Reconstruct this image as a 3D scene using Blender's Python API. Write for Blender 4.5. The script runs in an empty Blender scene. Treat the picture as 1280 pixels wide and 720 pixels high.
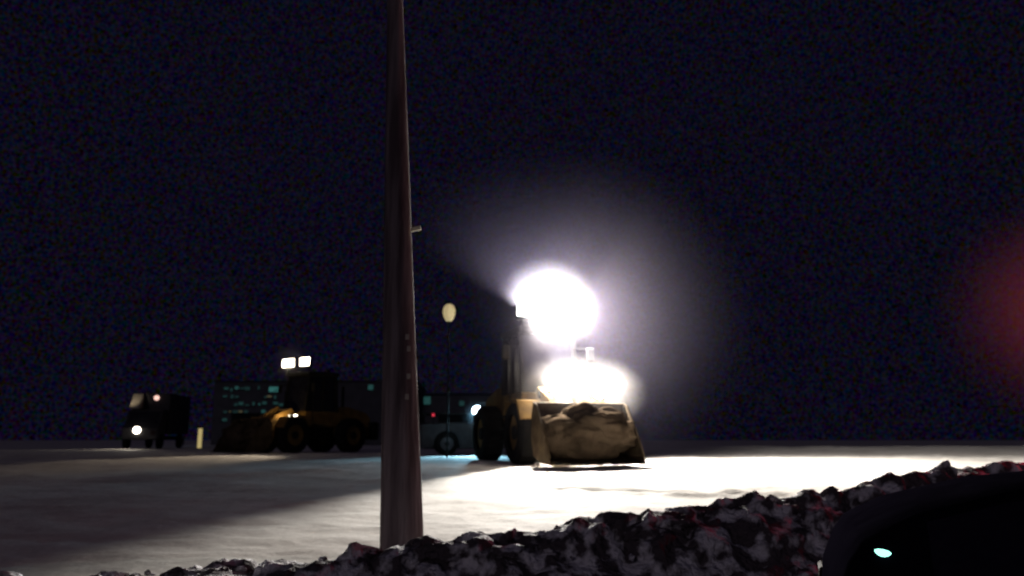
import bpy, bmesh, math, random
from mathutils import Vector, Matrix, noise
random.seed(7)
S=bpy.context.scene
S.view_settings.view_transform='Standard'; S.view_settings.look='None'
S.view_settings.exposure=0; S.view_settings.gamma=1
R=math.radians

# ------------------------------------------------------------ materials
def mat(name,col,rough=.6,metal=0,col2=None,scale=5,bump=0,bscale=30,emit=None,estr=0,spec=.5):
    m=bpy.data.materials.new(name); m.use_nodes=True
    n=m.node_tree.nodes; l=m.node_tree.links; b=n['Principled BSDF']
    b.inputs['Roughness'].default_value=rough; b.inputs['Metallic'].default_value=metal
    b.inputs['Specular IOR Level'].default_value=spec
    tc=n.new('ShaderNodeTexCoord')
    nt=n.new('ShaderNodeTexNoise'); nt.inputs['Scale'].default_value=scale; nt.inputs['Detail'].default_value=6
    l.new(tc.outputs['Object'],nt.inputs['Vector'])
    r=n.new('ShaderNodeValToRGB'); r.color_ramp.elements[0].position=.35; r.color_ramp.elements[1].position=.65
    c2=col2 or tuple(c*.7 for c in col)
    r.color_ramp.elements[0].color=(*c2,1); r.color_ramp.elements[1].color=(*col,1)
    l.new(nt.outputs['Fac'],r.inputs['Fac']); l.new(r.outputs['Color'],b.inputs['Base Color'])
    if bump:
        nb=n.new('ShaderNodeTexNoise'); nb.inputs['Scale'].default_value=bscale; nb.inputs['Detail'].default_value=8
        l.new(tc.outputs['Object'],nb.inputs['Vector'])
        bp=n.new('ShaderNodeBump'); bp.inputs['Strength'].default_value=bump; bp.inputs['Distance'].default_value=.05
        l.new(nb.outputs['Fac'],bp.inputs['Height']); l.new(bp.outputs['Normal'],b.inputs['Normal'])
    if emit:
        b.inputs['Emission Color'].default_value=(*emit,1); b.inputs['Emission Strength'].default_value=estr
    return m
M_yel=mat('loader_paint',(.19,.11,.028),.7,col2=(.10,.06,.02),scale=3,spec=.1)
M_dark=mat('dark_steel',(.012,.012,.012),.8,.0,spec=.1)
M_rub=mat('rubber',(.012,.012,.012),.9,bump=.4,spec=.05)
M_glass=mat('dark_glass',(.015,.015,.02),.25,col2=(.01,.01,.015),spec=.25)
M_cglass=mat('frosted_car_glass',(.020,.016,.030),.8,col2=(.014,.011,.021),scale=9,spec=0.0,bump=.2)
M_steel=mat('worn_steel',(.085,.06,.035),.8,.0,col2=(.045,.03,.018),scale=4,bump=.3,spec=.05)
M_lamp=mat('lamp_white',(.9,.9,.9),emit=(1,.96,.9),estr=40)
M_lamp2=mat('lamp_warm',(.9,.9,.9),emit=(1,.88,.7),estr=12)
M_blue=mat('lamp_blue',(.8,.9,1),emit=(.65,.85,1),estr=16)
M_red=mat('lamp_red',(.8,.1,.1),emit=(1,.03,.08),estr=.5)
M_redS=mat('signal_red',(.8,.05,.03),emit=(1,.05,.03),estr=25)
M_off=mat('lamp_off',(.03,.015,.015),.6,spec=.1)
M_grn=mat('reflection_green',(.5,.9,.8),emit=(.35,1,.8),estr=2.0)  # green reflection on the car glass, made as emission
M_globe=mat('globe_glow',(.8,.7,.4),emit=(.75,.6,.3),estr=.5)
M_galv=mat('galvanised',(.1,.1,.11),.7,.2)
M_wood=mat('pole_wood',(.20,.16,.17),.9,col2=(.08,.06,.065),scale=9,bump=.6,bscale=18,spec=.1)
M_carp=mat('car_paint_black',(.007,.006,.011),.8,.0,col2=(.005,.004,.008),scale=8,spec=0.0,bump=.1)
M_white=mat('white_paint',(.35,.33,.28),.6)
M_grey=mat('grey_paint',(.05,.05,.055),.7,spec=.1)
M_wall=mat('wall_metal',(.06,.06,.07),.8,scale=1)
M_warmw=mat('window_dim',(.2,.2,.1),emit=(.5,.45,.25),estr=.1)
M_asph=mat('asphalt',(.05,.05,.052),.85,col2=(.3,.29,.3),scale=1.2,bump=.4,bscale=60)
def stretch(m,sc):
    n=m.node_tree.nodes; l=m.node_tree.links
    mp=n.new('ShaderNodeMapping'); mp.inputs['Scale'].default_value=sc
    tc=[x for x in n if x.type=='TEX_COORD'][0]; l.new(tc.outputs['Object'],mp.inputs['Vector'])
    for x in n:
        if x.type=='TEX_NOISE': l.new(mp.outputs['Vector'],x.inputs['Vector'])
stretch(M_wood,(1.5,1.5,.12))

def snow(name,clean,dirty,dpos,scale,bump,bs):
    m=mat(name,clean,.8,col2=dirty,scale=scale,bump=bump,bscale=bs,spec=.2)
    r=[x for x in m.node_tree.nodes if x.type=='VALTORGB'][0]
    r.color_ramp.elements[0].position=dpos[0]; r.color_ramp.elements[1].position=dpos[1]
    return m
M_snow=snow('packed_snow',(.82,.78,.72),(.60,.55,.50),(.3,.62),.7,.25,7)
M_bank=snow('dirty_snow',(.88,.85,.87),(.11,.09,.095),(.47,.58),6,.9,14)
[x for x in M_bank.node_tree.nodes if x.type=='BUMP'][0].inputs['Distance'].default_value=.12

# ------------------------------------------------------------ helpers
def add(name,bm,mats,parent=None,smooth=False,loc=(0,0,0),rot=(0,0,0),bevel=0):
    me=bpy.data.meshes.new(name); bm.to_mesh(me); bm.free()
    for m in (mats if isinstance(mats,(list,tuple)) else [mats]): me.materials.append(m)
    if smooth:
        for p in me.polygons: p.use_smooth=True
    o=bpy.data.objects.new(name,me); S.collection.objects.link(o)
    o.location=loc; o.rotation_euler=rot
    if parent: o.parent=parent
    if bevel:
        b=o.modifiers.new('b','BEVEL'); b.width=bevel; b.segments=2; b.limit_method='ANGLE'
    return o
def empty(name,loc=(0,0,0),rz=0):
    e=bpy.data.objects.new(name,None); S.collection.objects.link(e); e.location=loc; e.rotation_euler=(0,0,rz); return e
def box(name,c,s,m,parent=None,bevel=.02,rot=(0,0,0)):
    bm=bmesh.new(); bmesh.ops.create_cube(bm,size=1); bmesh.ops.scale(bm,vec=s,verts=bm.verts)
    return add(name,bm,m,parent,loc=c,rot=rot,bevel=bevel)
def cyl(name,c,r,d,m,parent=None,rot=(0,0,0),r2=None,seg=24,bevel=0):
    bm=bmesh.new(); bmesh.ops.create_cone(bm,cap_ends=True,segments=seg,radius1=r,radius2=r if r2 is None else r2,depth=d)
    return add(name,bm,m,parent,False,loc=c,rot=rot,bevel=bevel)
def prism(name,prof,w,m,parent=None,bevel=.02,loc=(0,0,0)):
    bm=bmesh.new(); a=[bm.verts.new((-w/2,y,z)) for y,z in prof]; b=[bm.verts.new((w/2,y,z)) for y,z in prof]
    bm.faces.new(a); bm.faces.new(b[::-1])
    for i in range(len(prof)):
        j=(i+1)%len(prof); bm.faces.new((a[j],a[i],b[i],b[j]))
    bmesh.ops.recalc_face_normals(bm,faces=bm.faces)
    return add(name,bm,m,parent,loc=loc,bevel=bevel)
def lerp_tab(t,x):
    if x<=t[0][0]: return t[0][1]
    for (a,b),(c,d) in zip(t,t[1:]):
        if x<=c: 
            k=(x-a)/(c-a); return b+(d-b)*k
    return t[-1][1]
def light(name,kind,loc,power,col,parent=None,size=.1,target=None,ang=160,blend=.3):
    d=bpy.data.lights.new(name,kind); d.energy=power; d.color=col
    d.shadow_soft_size=size
    if kind=='SPOT': d.spot_size=R(ang); d.spot_blend=blend
    o=bpy.data.objects.new(name,d); S.collection.objects.link(o); o.location=loc
    if parent: o.parent=parent
    if target is not None:
        o.rotation_euler=Vector(target).to_track_quat('-Z','Y').to_euler()
    return o

# ------------------------------------------------------------ terrain
LOT=[(5.0,.60),(6.5,.66),(8,.72),(10,.80),(15,.94),(20,1.05),(30,1.06),(60,1.06)]
CY=[(-14,4.7),(-6,5.1),(-3,5.5),(-1,6.0),(.4,6.15),(1.65,6.4),(3.1,6.85),(4,7.2),(5.2,7.8),(9,10),(16,14),(30,20)]
CZ=[(-14,.68),(-4,.68),(-2.2,.72),(-1,.82),(.4,.99),(1.65,1.13),(3.1,1.27),(4,1.37),(5.2,1.37),(9,1.3),(30,1.3)]
ruts=[((.6,14.6),(3.6,13.6)),((.1,12.6),(4.6,11.4)),((1.0,12.2),(5,10.9)),((3,17),(14,16)),((3,15.6),(15,14.6)),((5,22),(26,27)),((5,24),(26,29.5)),((-9,13),(-3,17))]
def seg(px,py,a,b):
    ax,ay=a;bx,by=b; dx,dy=bx-ax,by-ay; t=((px-ax)*dx+(py-ay)*dy)/(dx*dx+dy*dy); tc=max(0,min(1,t))
    fade=min(1,6*min(tc,1-tc)); 
    return math.hypot(px-ax-tc*dx,py-ay-tc*dy),fade
def gz(x,y):
    z=lerp_tab(LOT,y); cy=lerp_tab(CY,x)
    if y<cy:
        t=min(1,(cy-y)/1.0); t=t*t*(3-2*t); z=z*(1-t)
    else:
        z+=.035*noise.noise((x*.5,y*.8,3))+.018*noise.noise((x*2.3,y*2.3,9))
        if x>2 and 26<y<60:
            k=max(0,min(1,(x-2)/7)); z+=k*.27*math.exp(-((y-36-1.5*noise.noise((x*.15,2,2)))/4)**2)*(1+.25*noise.noise((x*.6,y*.3,4)))  # low berm shaped to catch the loader light on the far snow
        if y<40:
            z+=.014*noise.noise((x*6,y*6,1))
            for a,b in ruts:
                d,f=seg(x,y,a,b)
                if d<.6: z+=f*(-.08*math.exp(-(d/.15)**2)+.04*math.exp(-((d-.3)/.1)**2))*(0.7+.9*noise.noise((x*3,y*3,5)))
    return z
def axis(lo,hi,step,far_lo,far_hi,g=1.12):
    v=[];x=lo
    while x<hi: v.append(x); x+=step
    s=step;x=hi
    while x<far_hi: v.append(x); s*=g; x+=s
    v.append(far_hi)
    s=step;x=lo-step
    pre=[]
    while x>far_lo: pre.append(x); s*=g; x-=s
    pre.append(far_lo)
    return pre[::-1]+v
xs=axis(-12,14,.12,-700,700,1.08); ys=axis(4.5,22,.08,-60,900,1.06)
bm=bmesh.new(); G=[[bm.verts.new((x,y,gz(x,y))) for x in xs] for y in ys]
for j in range(len(ys)-1):
    for i in range(len(xs)-1):
        bm.faces.new((G[j][i],G[j][i+1],G[j+1][i+1],G[j+1][i]))
add('snow_ground',bm,M_snow,smooth=True)
bm=bmesh.new()
rx=[-60,-14,-6,-3,-1,.4,1.65,3.1,4,5.2,9,16,30,60]
a=[bm.verts.new((x,lerp_tab(CY,x)-1.15,.006)) for x in rx]; b=[bm.verts.new((x,-6,.006)) for x in rx]
for i in range(len(rx)-1): bm.faces.new((b[i],b[i+1],a[i+1],a[i]))
add('road',bm,M_asph)

# ------------------------------------------------------------ snow bank
bm=bmesh.new(); NV=72; rows=[]
u=-9.0
while u<14:
    cz=(lerp_tab(CZ,u-.4)+lerp_tab(CZ,u)+lerp_tab(CZ,u+.4))/3; cy=(lerp_tab(CY,u-.4)+lerp_tab(CY,u)+lerp_tab(CY,u+.4))/3
    row=[]
    for k in range(NV+1):
        v=k/NV
        y=cy-1.25+v*2.3
        t=(y-cy)
        if t<0: base=cz*(1-(min(1,-t/1.2))**1.6)
        else:
            bz=lerp_tab(LOT,y)-.06; base=bz+(cz-bz)*max(0,1-(t/.95))**1.3 if cz>bz else bz-.02*t
        amp=max(.15,1-abs(t)/1.15)
        wx=u+.12*noise.noise((u*3,y*3,5)); wy=y+.12*noise.noise((u*3,y*3,15))
        n1=noise.noise((u*1.6,y*1.6,1.3)); n2=noise.ridged_multi_fractal(Vector((wx*2.4,wy*2.4,base*2.)),.9,2.2,5,1.,2.)
        n3=noise.noise((wx*5,wy*5,base*5)); n4=noise.noise((wx*11,wy*11,base*11))
        vo=noise.voronoi(Vector((wx*3.0,wy*3.0,base*3.0)))[0]; blk=min(1,(vo[1]-vo[0])*2.2)
        d=amp*(.08*n1+.06*(n2-1.2)+.06*n3+.035*n4+.04*blk-.01)+.014*noise.noise((u*22,y*22,7))
        row.append(bm.verts.new((u+.06*noise.noise((u*5,y*5,8)),y-((.10*(n2-1.2)+.09*n3+.05*n4+.06*blk)*amp if t<.1 else 0),base+d)))
    rows.append(row); u+=.028
for i in range(len(rows)-1):
    for k in range(NV): bm.faces.new((rows[i][k],rows[i+1][k],rows[i+1][k+1],rows[i][k+1]))
def clod(bm,c,r):
    g=bmesh.ops.create_icosphere(bm,subdivisions=3,radius=1); s=Vector((random.uniform(.7,1.6),random.uniform(.7,1.2),random.uniform(.4,.8)))*r
    o=random.random()*90
    for v in g['verts']:
        q=v.co.copy(); k=1+.6*noise.noise(q*1.5+Vector((o,o,0)))+.2*noise.noise(q*5+Vector((o,o,0)))
        v.co=Vector(c)+Vector((q.x*s.x,q.y*s.y,q.z*s.z))*k
for i in range(200):
    x=random.uniform(-5,10); cy=lerp_tab(CY,x); t=random.gauss(-.15,.36); cz=lerp_tab(CZ,x)
    if t<-1.2 or t>.5: continue
    if t<0: z=cz*(1-(min(1,-t/1.2))**1.6)
    else:
        bz=lerp_tab(LOT,cy+t); z=bz+max(0,cz-bz)*(1-t/1.05)**1.3
    r=random.choice([.02,.025,.03,.05,.07,.11])*random.uniform(.8,1.2)
    clod(bm,(x,cy+t,z-r*.2),r)
add('snow_bank',bm,M_bank,smooth=True)

# ------------------------------------------------------------ utility pole
up=empty('utility_pole',(-.90,6.85,0))
bm=bmesh.new(); prev=None
for i in range(61):
    z=.1+i*.15; t=(z-.7)/4.9; r=max(.05,.18-.108*t) if t>0 else .182
    r=r if t<1 else max(.06,.072-.008*(t-1))
    cx=-.19*t; ring=[]
    for k in range(28):
        a=k/28*2*math.pi; rr=r*(1+.025*noise.noise((math.cos(a)*2,math.sin(a)*2,z*.5)))
        ring.append(bm.verts.new((cx+rr*math.cos(a),rr*math.sin(a),z)))
    if prev:
        for k in range(28): bm.faces.new((prev[k],prev[(k+1)%28],ring[(k+1)%28],ring[k]))
    prev=ring
bm.faces.new(prev); add('shaft',bm,M_wood,up,True)
box('crossarm',(-.29,0,8.6),(1.8,.13,.12),M_wood,up)
for k in (-.8,-.35,.35,.8): cyl('insulator',(-.29+k,0,8.73),.04,.14,M_glass,up,r2=.025)
box('tag',(.065,-.09,3.40),(.09,.03,.035),mat('tag_metal',(.9,.8,.5),.5,.0),up,.003,rot=(0,R(-12),0))
for z,x in ((2.45,.03),(2.35,.045),(2.12,.05),(1.95,.04)): box('staple',(x-.01,-.142-(2.4-z)*.02,z),(.03,.012,.045),M_white,up,.003)

def wheel(parent,c,r,w,rim):
    bm=bmesh.new(); prof=[(r*.58,-w/2),(r*.9,-w/2),(r,-w*.36),(r,w*.36),(r*.9,w/2),(r*.58,w/2)]
    N=40; P=[]
    for k in range(N):
        a=k/N*2*math.pi; P.append([bm.verts.new((h,q*math.cos(a)*(1.025 if (k%2 and q==r) else 1),q*math.sin(a)*(1.025 if (k%2 and q==r) else 1))) for q,h in prof])
    for k in range(N):
        for i in range(5): bm.faces.new((P[k][i],P[(k+1)%N][i],P[(k+1)%N][i+1],P[k][i+1]))
    add('tyre',bm,M_rub,parent,loc=c)
    cyl('rim',c,r*.6,w*.7,rim,parent,rot=(0,R(90),0),bevel=.02)
    cyl('hub',c,r*.22,w*.85,M_dark,parent,rot=(0,R(90),0))

# ------------------------------------------------------------ wheel loader (faces local -Y)
def loader(loc,rz,lamp,roof_lamps,head,hy=-1.75,bw=2.15):
    e=empty('wheel_loader',loc,rz)
    for sx in (-1,1):
        for y in (-1.75,1.35): wheel(e,(sx*.98,y,.74),.74,.55,M_yel)
        prism('fender',[(-2.45,1.05),(-2.2,1.5),(-1.3,1.55),(-1.0,1.2),(-1.08,1.17),(-1.35,1.47),(-2.15,1.42),(-2.37,1.03)],.58,M_yel,e,.01,loc=(sx*.98,0,0))
    prism('engine_hood',[(.75,.7),(.75,1.95),(1.4,2.0),(2.5,1.75),(2.75,1.5),(2.8,.7)],1.45,M_yel,e,.06)
    box('counterweight',(0,2.85,.95),(2.0,.4,.8),M_dark,e,.08)
    for k in range(5): box('grille',(0,2.79,1.15+.1*k+.1),(1.0,.03,.03),M_dark,e,.004)
    box('rear_frame',(0,.9,.85),(1.1,2.6,.5),M_dark,e)
    box('front_frame',(0,-1.5,.95),(.9,1.6,.75),M_yel,e,.05)
    prism('boom_tower',[(-2.0,1.2),(-1.9,1.75),(-1.4,1.85),(-1.0,1.2)],.8,M_yel,e,.03)
    prism('cab_base',[(-.85,1.1),(-.95,1.75),(.75,1.75),(.75,1.1)],1.5,M_yel,e,.04)
    prism('cab_glass',[(-.93,1.76),(-.72,3.25),(.62,3.25),(.72,1.76)],1.38,M_glass,e,.02)
    for sx in (-1,1):
        for (ya,yb) in ((-.95,-.74),(.74,.64)):
            bm=bmesh.new(); q=.05
            vs=[bm.verts.new((sx*.72+dx,y+dy,z)) for z,y in ((1.75,ya),(3.26,yb)) for dx,dy in ((-q,-q),(q,-q),(q,q),(-q,q))]
            for k in range(4): bm.faces.new((vs[k],vs[(k+1)%4],vs[4+(k+1)%4],vs[4+k]))
            add('cab_pillar',bm,M_dark,e)
        box('cab_mid_pillar',(sx*.71,0,2.5),(.06,.07,1.5),M_dark,e,.01)
        box('mirror',(sx*1.15,-.9,2.75),(.22,.06,.36),M_dark,e,.03); cyl('mirror_arm',(sx*.93,-.85,2.9),.018,.45,M_dark,e,rot=(0,R(90),0))
        for k in range(3): box('step',(sx*.95,-.45,.55+.3*k),(.35,.4,.04),M_dark,e,.005)
        cyl('handrail',(sx*.98,-.75,2.0),.018,1.3,M_dark,e)
    box('cab_roof',(0,-.04,3.36),(1.62,1.7,.2),M_dark,e,.07)
    cyl('exhaust',(.45,1.3,2.4),.06,1.0,M_dark,e)
    box('light_bar',(0,-.85,3.62),(1.7,.08,.07),M_dark,e,.01)
    for sx in (-.7,.7): box('bar_bracket',(sx,-.83,3.52),(.05,.06,.2),M_dark,e,.005)
    for (x,w,h) in roof_lamps:
        box('work_light_housing',(x,-.86,3.62+.07+h/2),(w+.05,.14,h+.05),M_dark,e,.03)
        box('work_light',(x,-.937,3.62+.07+h/2),(w,.03,h),lamp,e,.012)
    for sx in (-.45,.45):
        prism('lift_arm',[(-1.35,1.72),(-1.5,1.86),(-2.3,1.55),(-3.0,.75),(-3.0,.45),(-2.75,.5),(-2.1,1.2)],.14,M_yel,e,.02,loc=(sx,0,0))
        cyl('lift_cylinder',(sx,-1.9,1.05),.06,1.1,M_steel,e,rot=(R(62),0,0))
    prism('bell_crank',[(-1.7,1.75),(-1.8,1.95),(-2.5,1.6),(-2.9,.95),(-2.7,.95),(-2.3,1.4)],.12,M_yel,e,.02)
    out=[(-2.95,1.42),(-2.82,1.1),(-2.8,.6),(-2.95,.22),(-3.3,.1),(-4.05,.06),(-4.05,.10),(-3.32,.16),(-3.02,.28),(-2.88,.62),(-2.9,1.08),(-3.02,1.40)]
    prism('bucket_shell',out,bw,M_steel,e,.008)
    side=[(-2.95,1.42),(-2.82,1.1),(-2.8,.6),(-2.95,.22),(-3.3,.1),(-4.05,.06),(-3.75,.6),(-3.15,1.35)]
    for sx in (-1,1): prism('bucket_side',side,.04,M_steel,e,.006,loc=(sx*(bw/2+.022),0,0))
    nt=7
    for k in range(nt): box('bucket_tooth',(-bw/2+.12+k*(bw-.24)/(nt-1),-4.12,.085),(.09,.22,.05),M_dark,e,.01)
    bm=bmesh.new(); bmesh.ops.create_icosphere(bm,subdivisions=5,radius=1)
    for v in bm.verts:
        q=v.co.copy(); k=1+.22*noise.noise(q*2.2)+.12*noise.noise(q*6)+.06*noise.noise(q*14)
        lim=bw/2-.02
        v.co=Vector((max(-lim,min(lim,q.x*bw*.56*k)),-3.42+q.y*.5*k,.70+q.z*.6*k))
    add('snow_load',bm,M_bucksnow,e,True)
    for x,r,z in head:
        cyl('headlight_post',(x*.95,hy+.12,(z+1.3)/2),.03,max(.1,z-1.2),M_dark,e)
        cyl('headlight_housing',(x,hy+.06,z),r*1.15,.16,M_dark,e,rot=(R(90),0,0))
        cyl('headlight',(x,hy-.03,z),r,.03,lamp,e,rot=(R(90),0,0))
    cyl('beacon',(.5,.4,3.55),.07,.16,M_off,e)
    return e
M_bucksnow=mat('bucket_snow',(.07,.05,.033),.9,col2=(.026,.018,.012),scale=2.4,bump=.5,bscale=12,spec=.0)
L1=loader((.68,21.4,gz(.8,20.8)-.03),R(17),M_lamp,[(-.68,.34,.26),(-.23,.34,.26),(.23,.34,.26),(.68,.34,.26)],[(-.35,.17,1.66),(-.02,.16,1.74),(.35,.16,1.66),(1.0,.16,1.74)])
W=(1,.95,.88)
for x in (-.45,.35): light('work_lamp_light','SPOT',(x,-1.1,3.85),6200,W,L1,.12,(.95,-1,-.22),154,.12)
light('work_lamp_side','SPOT',(.6,-1.1,3.85),8500,W,L1,.12,(1,-.4,-.12),146,.4)
for x in (-.7,.1): light('work_haze_fill','SPOT',(x,-1.1,3.85),4600,(.95,.92,1),L1,.12,(-.25,-.6,.75),100,.3)  # extra upward fill spots, added to light the haze
light('head_lamp_light','SPOT',(-.2,-1.98,1.70),2200,W,L1,.1,(.8,-1,-.1),120,.3)
light('head_lamp_light2','SPOT',(1.0,-1.98,1.78),1500,W,L1,.1,(.8,-1,-.1),120,.3)
light('head_haze_fill','SPOT',(-.2,-1.98,1.64),4200,W,L1,.1,(-.1,-.8,.8),92,.3)  # upward fill added for the lower glow, not a separate headlight
light('head_haze_fill2','SPOT',(1.0,-1.98,1.70),2200,W,L1,.1,(.2,-.8,.8),92,.3)  # second added fill for the lower glow
light('head_lamp_body','POINT',(-.9,-2.3,2.0),22,(1,.8,.5),L1,.1)

L2=loader((-8.75,35.6,gz(-8.7,35)-.02),R(-38),M_lamp2,[(-.62,.8,.34),(.52,.62,.34)],[(.25,.2,1.5),(.85,.17,1.42)],hy=-1.5)
light('work_lamp_light','SPOT',(0,-1.2,3.8),2200,(1,.82,.6),L2,.2,(.62,-.757,-.40),28,.6)
light('head_lamp_light','SPOT',(.5,-1.9,1.5),60,(1,.75,.4),L2,.15,(0,-1,-.3),150,.8)
light('head_lamp_body','POINT',(.9,-2.0,1.6),18,(1,.7,.3),L2,.1)

# ------------------------------------------------------------ lofted vehicles (length along +X local)
def lofted(name,loc,rz,top,L,hw,belt,glass,paint,wheels,rw=.33,gm=None):
    e=empty(name,loc,rz); N=64; bm=bmesh.new(); prev=None
    for i in range(N+1):
        x=L*i/N; zt=lerp_tab(top,x); endk=min(1,min(x,L-x)/.35); w=hw*(.86+.14*math.sqrt(max(0,1-(1-endk)**2)))
        zb=min(belt,zt-.06)
        bot=.24
        for wx in wheels:
            d=abs(x-wx)
            if d<rw+.06: bot=max(bot,rw+math.sqrt(max(0,(rw+.06)**2-d*d)))
        bot=min(bot,zb-.1)
        rs=zt-.05; k=max(0,rs-zb); wr=w-.42*k
        half=[(w*.97,bot),(w*1.0,(bot+zb)/2),(w*.985,zb),(wr,rs),(wr-.09,zt-.012),(wr*.55,zt+.008),(0,zt+.015)]
        ring=[bm.verts.new((x,-a,b)) for a,b in half]+[bm.verts.new((x,a,b)) for a,b in half[-2::-1]]
        if prev:
            for k2 in range(len(ring)-1):
                f=bm.faces.new((prev[k2],ring[k2],ring[k2+1],prev[k2+1])); f.smooth=True
                xm=x-L/N/2; 
                if k2 in (2,9) and any(a<xm<b for a,b in glass['side']): f.material_index=1
                if k2 in (4,5,6,7) and any(a<xm<b for a,b in glass['top']): f.material_index=1
        else: bm.faces.new(ring)
        prev=ring
    bm.faces.new(prev[::-1]); bmesh.ops.recalc_face_normals(bm,faces=bm.faces)
    add('body',bm,[paint,gm or M_glass],e)
    box('underbody',(L/2,0,.32),(L*.92,hw*1.5,.2),M_dark,e)
    for wx in wheels:
        for s in (-1,1):
            w=empty('wheel',(wx,s*(hw-.12),rw)); w.parent=e; w.rotation_euler=(0,0,R(90)); wheel(w,(0,0,0),rw,.22,M_galv)
    return e
car=lofted('parked_car',(1.60,4.45,.01),R(-19),[(0,.62),(.06,.9),(.12,1.06),(.2,1.17),(.42,1.28),(.8,1.38),(1.2,1.43),(1.9,1.45),(2.4,1.41),(3.15,.99),(3.4,.95),(4.0,.82),(4.2,.6)],4.2,.88,.9,
   {'side':[(.45,1.2),(1.27,2.1),(2.17,2.75)],'top':[(2.45,3.12)]},M_carp,(.75,3.3),gm=M_cglass)
for s in (-1,1):
    box('tail_light',(.06,s*.66,.78),(.06,.3,.16),M_off,car,.02)
    box('headlight',(4.12,s*.6,.66),(.08,.32,.12),M_glass,car,.02)
    box('door_mirror',(2.62,s*.98,1.0),(.13,.2,.14),M_carp,car,.04)
    for x in (1.4,2.35): box('door_handle',(x,s*.893,.8),(.16,.03,.03),M_carp,car,.01)
box('rear_bumper',(-.02,0,.42),(.12,1.6,.22),M_carp,car,.05); box('licence_plate',(-.09,0,.45),(.01,.5,.11),M_off,car,.002)
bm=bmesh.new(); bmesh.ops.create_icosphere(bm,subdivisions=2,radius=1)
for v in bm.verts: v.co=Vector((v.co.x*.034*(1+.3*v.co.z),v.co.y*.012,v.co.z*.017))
add('green_reflection',bm,M_grn,car,True,loc=(.27,-.79,1.11),rot=(0,R(10),0))  # glowing blob added for a green reflection in the side glass

pk=lofted('pickup_truck',(-3.4,29.5,gz(-1.5,30)-.01),R(8),[(0,1.12),(1.9,1.15),(2.0,1.75),(2.2,1.88),(3.1,1.9),(3.3,1.86),(3.85,1.25),(4.2,1.18),(5.0,1.05),(5.2,.8)],5.2,.95,1.12,
   {'side':[(2.12,2.7),(2.78,3.45)],'top':[(3.35,3.85)]},M_grey,(1.0,4.2),rw=.4)
box('tail_light',(.5,-.97,1.4),(.1,.08,.1),M_red,pk,.02); box('light_post',(.5,-.93,1.25),(.05,.05,.3),M_dark,pk,.01)
box('cargo_rack',(1.0,0,1.45),(1.7,1.6,.06),M_dark,pk,.01)
for x in (.2,1.8):
    for s in (-.75,.75): box('rack_post',(x,s,1.27),(.05,.05,.32),M_dark,pk,.01)
cyl('work_light',(2.05,-.98,1.55),.18,.05,M_blue,pk,rot=(R(90),0,0)); cyl('work_light_housing',(2.05,-.88,1.55),.2,.14,M_dark,pk,rot=(R(90),0,0))
light('work_lamp_light','SPOT',(2.05,-1.15,1.55),1600,(.35,.75,1),pk,.1,(-.1,-1,-.33),80,.7)

# ------------------------------------------------------------ box truck far left
tz=gz(-22.5,50)
bt=empty('box_truck',(-22.4,50,tz),R(8))
box('cargo_box',(0,2.9,2.15),(2.3,5.0,2.5),M_grey,bt,.05)
prism('cab',[(-1.3,.55),(-1.35,1.25),(-.95,1.45),(-.5,2.3),(.35,2.4),(.35,.55)],2.05,M_grey,bt,.08)
prism('wind_deflector',[(-.5,2.42),(.25,3.35),(.33,3.3),(.33,2.42)],.6,M_white,bt,.06,loc=(-.7,0,0))
prism('windscreen',[(-.98,1.47),(-.56,2.22),(-.52,2.2),(-.9,1.45)],1.8,M_glass,bt,.005)
box('chassis',(0,2,.65),(1.2,6.4,.25),M_dark,bt)
for sx in (-.95,.95):
    for y in (-.5,4.0): wheel(bt,(sx,y,.45),.45,.28,M_dark)
cyl('headlight',(.77,-1.36,.95),.14,.06,M_off,bt,rot=(R(90),0,0)); cyl('headlight',(-.15,-1.40,1.1),.2,.06,M_lamp2,bt,rot=(R(90),0,0))
cyl('marker_light',(.35,.3,3.1),.15,.08,mat('lamp_pink',(.9,.6,.5),emit=(1,.6,.5),estr=1.3),bt,rot=(R(90),0,0))
light('truck_lamp','SPOT',(-.2,-1.6,1.1),260,(1,.9,.75),bt,.15,(-.2,-1,-.22),90,.7)
light('cab_side_lamp','SPOT',(-1.1,-1.3,2.9),40,(1,.8,.55),bt,.1,(.2,1,.0),50,.8)

# ------------------------------------------------------------ buildings
def building(name,x0,x1,y,dep,h,wins,roofh=.6):
    zg=1.0; e=empty(name,((x0+x1)/2,y+dep/2,zg)); w=x1-x0
    box('walls',(0,0,h/2),(w,dep,h),M_wall,e,.03)
    prism('roof',[(-dep/2-.4,h+.01),(0,h+roofh),(dep/2+.4,h+.01)],w+.6,M_wall,e,.03)
    for (wx,wz,ww,wh,m) in wins:
        cx=wx-(x0+x1)/2
        box('window',(cx,-dep/2-.02,wz),(ww,.05,wh),m,e,.005)
        box('sill',(cx,-dep/2-.05,wz-wh/2-.05),(ww+.15,.12,.06),M_dark,e,.005)
    for k in range(int(w//7)):
        box('roller_door',(-w/2+3.5+k*7,-dep/2-.03,1.6),(3.2,.06,3.2),M_dark,e,.01)
    return e
wins=[]
tv=[M_warmw]+[mat('window_teal_v',(.05,.1,.1),emit=(.10,.45,.42),estr=s) for s in (.03,.06,.1,.22)]
for i in range(11):
    for j in range(6):
        if random.random()<.62: wins.append((-28.3+i*.55+random.uniform(-.1,.1),1.8+j*.75+random.uniform(-.12,.12),random.uniform(.15,.5),random.uniform(.12,.4),random.choice([tv[1],tv[1],tv[2],tv[2],tv[3],tv[0]])))
wins+=[(-23.6,5.5,.9,.5,tv[4]),(-25.6,1.6,.9,.4,tv[4])]
building('warehouse_building',-29.5,-10.5,80,18,6.3,wins+[(-14.0,5.7,.5,.5,tv[3])])
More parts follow.
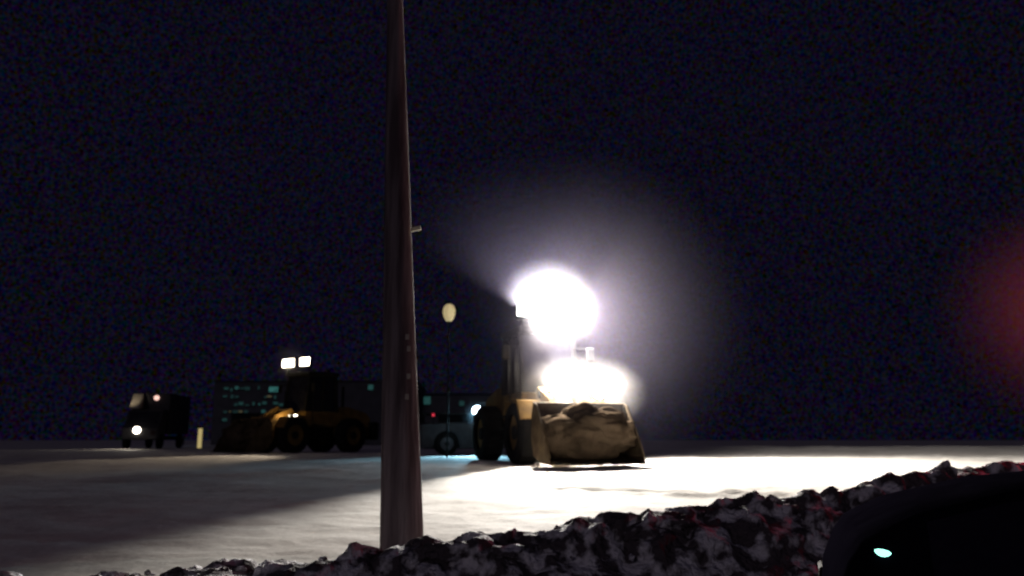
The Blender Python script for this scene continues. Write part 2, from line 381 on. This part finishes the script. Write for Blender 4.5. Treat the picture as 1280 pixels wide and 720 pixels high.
building('depot_building',-9.5,1.2,84,14,5.2,[(-8.8,4.6,.7,.8,tv[3]),(-5.2,4.3,.5,.5,tv[2]),(-1.9,4.2,.4,.4,tv[2])])
wl=empty('wall_lamp',(-29.3,73,gz(-29,73))); cyl('post',(0,0,1.0),.05,2.0,M_dark,wl); cyl('lamp',(0,-.06,2.1),.16,.08,M_blue,wl,rot=(R(90),0,0))
bo=empty('bollard',(-19.1,50,gz(-19,50))); cyl('post',(0,0,.62),.12,1.24,mat('bollard_lit_paint',(.7,.6,.2),emit=(.9,.72,.3),estr=.45),bo); cyl('cap',(0,0,1.28),.13,.08,M_dark,bo); cyl('base',(0,0,.03),.2,.06,M_dark,bo)  # lit look of the post put into its material as emission

sl=empty('yellow_globe',(-2.02,25.5,gz(-2,25.5)))  # glowing globe in place of a yellow oval blur; mast added
cyl('mast',(0,0,2.1),.035,4.3,M_dark,sl,r2=.02)
bm=bmesh.new(); bmesh.ops.create_uvsphere(bm,u_segments=24,v_segments=16,radius=1)
for v in bm.verts: v.co=Vector((v.co.x*.2*(1+.15*v.co.z),v.co.y*.2*(1+.15*v.co.z),v.co.z*.3))
add('globe',bm,M_globe,sl,True,loc=(0,0,4.55)); cyl('cap',(0,0,4.87),.1,.06,M_dark,sl,r2=.05); cyl('collar',(0,0,4.24),.07,.06,M_dark,sl)

# traffic signal just beyond the right edge
ts=empty('traffic_signal',(6.45,9.2,0))
cyl('post',(0,0,2.0),.06,4.2,M_dark,ts); box('housing',(0,-.16,2.85),(.36,.22,1.0),M_dark,ts,.03)
for k,(z,m) in enumerate(((3.15,M_redS),(2.85,M_off),(2.55,M_off))):
    cyl('lens',(0,-.28,z),.12,.03,m,ts,rot=(R(90),0,0))
    bm=bmesh.new(); pr=None
    for q in range(13):
        a=math.pi*q/12; v=[bm.verts.new((.14*math.cos(a),y,.14*math.sin(a))) for y in (0,-.2)]
        if pr: bm.faces.new((pr[0],v[0],v[1],pr[1]))
        pr=v
    add('visor',bm,M_dark,ts,loc=(0,-.27,z))
light('signal_light','SPOT',(-.02,-.52,3.1),100,(1,.03,.08),ts,.1,(-.6,-1,-.25),175,.4)

# ------------------------------------------------------------ scattering volumes added around the lamps for their glow, tinted per halo
def haze(name,c,rad,dens,p,col,sc=(1,1,1)):
    bm=bmesh.new(); bmesh.ops.create_icosphere(bm,subdivisions=3,radius=rad)
    m=bpy.data.materials.new(name); m.use_nodes=True; n=m.node_tree.nodes; l=m.node_tree.links
    n.remove(n['Principled BSDF']); out=n['Material Output']
    vs=n.new('ShaderNodeVolumeScatter'); vs.inputs['Color'].default_value=(*col,1); vs.inputs['Anisotropy'].default_value=.1
    tc=n.new('ShaderNodeTexCoord'); le=n.new('ShaderNodeVectorMath'); le.operation='LENGTH'; l.new(tc.outputs['Object'],le.inputs[0])
    a=n.new('ShaderNodeMapRange'); a.inputs[1].default_value=0; a.inputs[2].default_value=rad*.97; a.inputs[3].default_value=1; a.inputs[4].default_value=0
    l.new(le.outputs['Value'],a.inputs[0])
    pw=n.new('ShaderNodeMath'); pw.operation='POWER'; pw.inputs[1].default_value=p; l.new(a.outputs[0],pw.inputs[0])
    mu=n.new('ShaderNodeMath'); mu.operation='MULTIPLY'; mu.inputs[1].default_value=dens; l.new(pw.outputs[0],mu.inputs[0])
    l.new(mu.outputs[0],vs.inputs['Density']); l.new(vs.outputs[0],out.inputs['Volume'])
    o=add(name,bm,m,loc=c); o.scale=sc; return o
haze('lamp_glow_haze',(.95,20.0,4.5),5.2,.0075,2.1,(.85,.76,1),(1.1,1,.95))
haze('lamp_glow_haze.001',(.88,20.0,4.87),1.4,.065,1.3,(1,.97,1))
haze('lamp_glow_haze.002',(1.55,19.1,2.68),1.4,.09,1.2,(1,.95,.9),(1.25,1,.75))
haze('lamp_glow_haze.003',(6.0,8.5,2.95),1.5,.06,1.8,(1,.20,.25))  # red glow put into this volume's scatter colour
haze('lamp_glow_haze.004',(-9.4,34.6,4.9),1.2,.05,1.5,(1,.9,.85))
haze('lamp_glow_haze.005',(-1.2,28.3,2.6),.8,.04,1.5,(.8,.9,1))

# ------------------------------------------------------------ world + dim fill sun
w=bpy.data.worlds.new('World'); S.world=w; w.use_nodes=True; n=w.node_tree.nodes; l=w.node_tree.links
bg=n['Background']; sky=n.new('ShaderNodeTexSky'); sky.sky_type='NISHITA'; sky.sun_disc=False; sky.sun_elevation=R(-8); sky.sun_rotation=R(200)
tc=n.new('ShaderNodeTexCoord'); nz=n.new('ShaderNodeTexNoise'); nz.inputs['Scale'].default_value=300; nz.inputs['Detail'].default_value=2
l.new(tc.outputs['Generated'],nz.inputs['Vector'])
hs=n.new('ShaderNodeMix'); hs.data_type='RGBA'; hs.blend_type='MULTIPLY'; hs.inputs[0].default_value=1
rm=n.new('ShaderNodeVectorMath'); rm.operation='MULTIPLY_ADD'; rm.inputs[1].default_value=(7,7,7); rm.inputs[2].default_value=(-2.5,-2.5,-2.5)
l.new(nz.outputs['Color'],rm.inputs[0])
hs.inputs[6].default_value=(.0036,.0031,.0088,1); l.new(rm.outputs[0],hs.inputs[7])
ad=n.new('ShaderNodeMix'); ad.data_type='RGBA'; ad.blend_type='ADD'; ad.inputs[0].default_value=.01
l.new(hs.outputs[2],ad.inputs[6]); l.new(sky.outputs[0],ad.inputs[7]); l.new(ad.outputs[2],bg.inputs['Color']); bg.inputs['Strength'].default_value=1
sd=bpy.data.lights.new('fill_sun','SUN'); sd.energy=.11; sd.angle=R(5); sd.color=(.92,.80,.97); so=bpy.data.objects.new('fill_sun',sd); S.collection.objects.link(so)  # dim sun added as ambient fill and front light on the bank
so.rotation_euler=Vector((.3,.85,-.28)).to_track_quat('-Z','Y').to_euler()

cd=bpy.data.cameras.new('camera'); cam=bpy.data.objects.new('camera',cd); S.collection.objects.link(cam); S.camera=cam
cd.sensor_width=36; cd.lens=36*1004/1280; cd.clip_end=2000; cd.clip_start=.05
cam.location=(0,0,1.6); cam.rotation_euler=(R(90+10.7),0,0)
cd.dof.use_dof=True; cd.dof.focus_distance=2.6; cd.dof.aperture_fstop=2.8
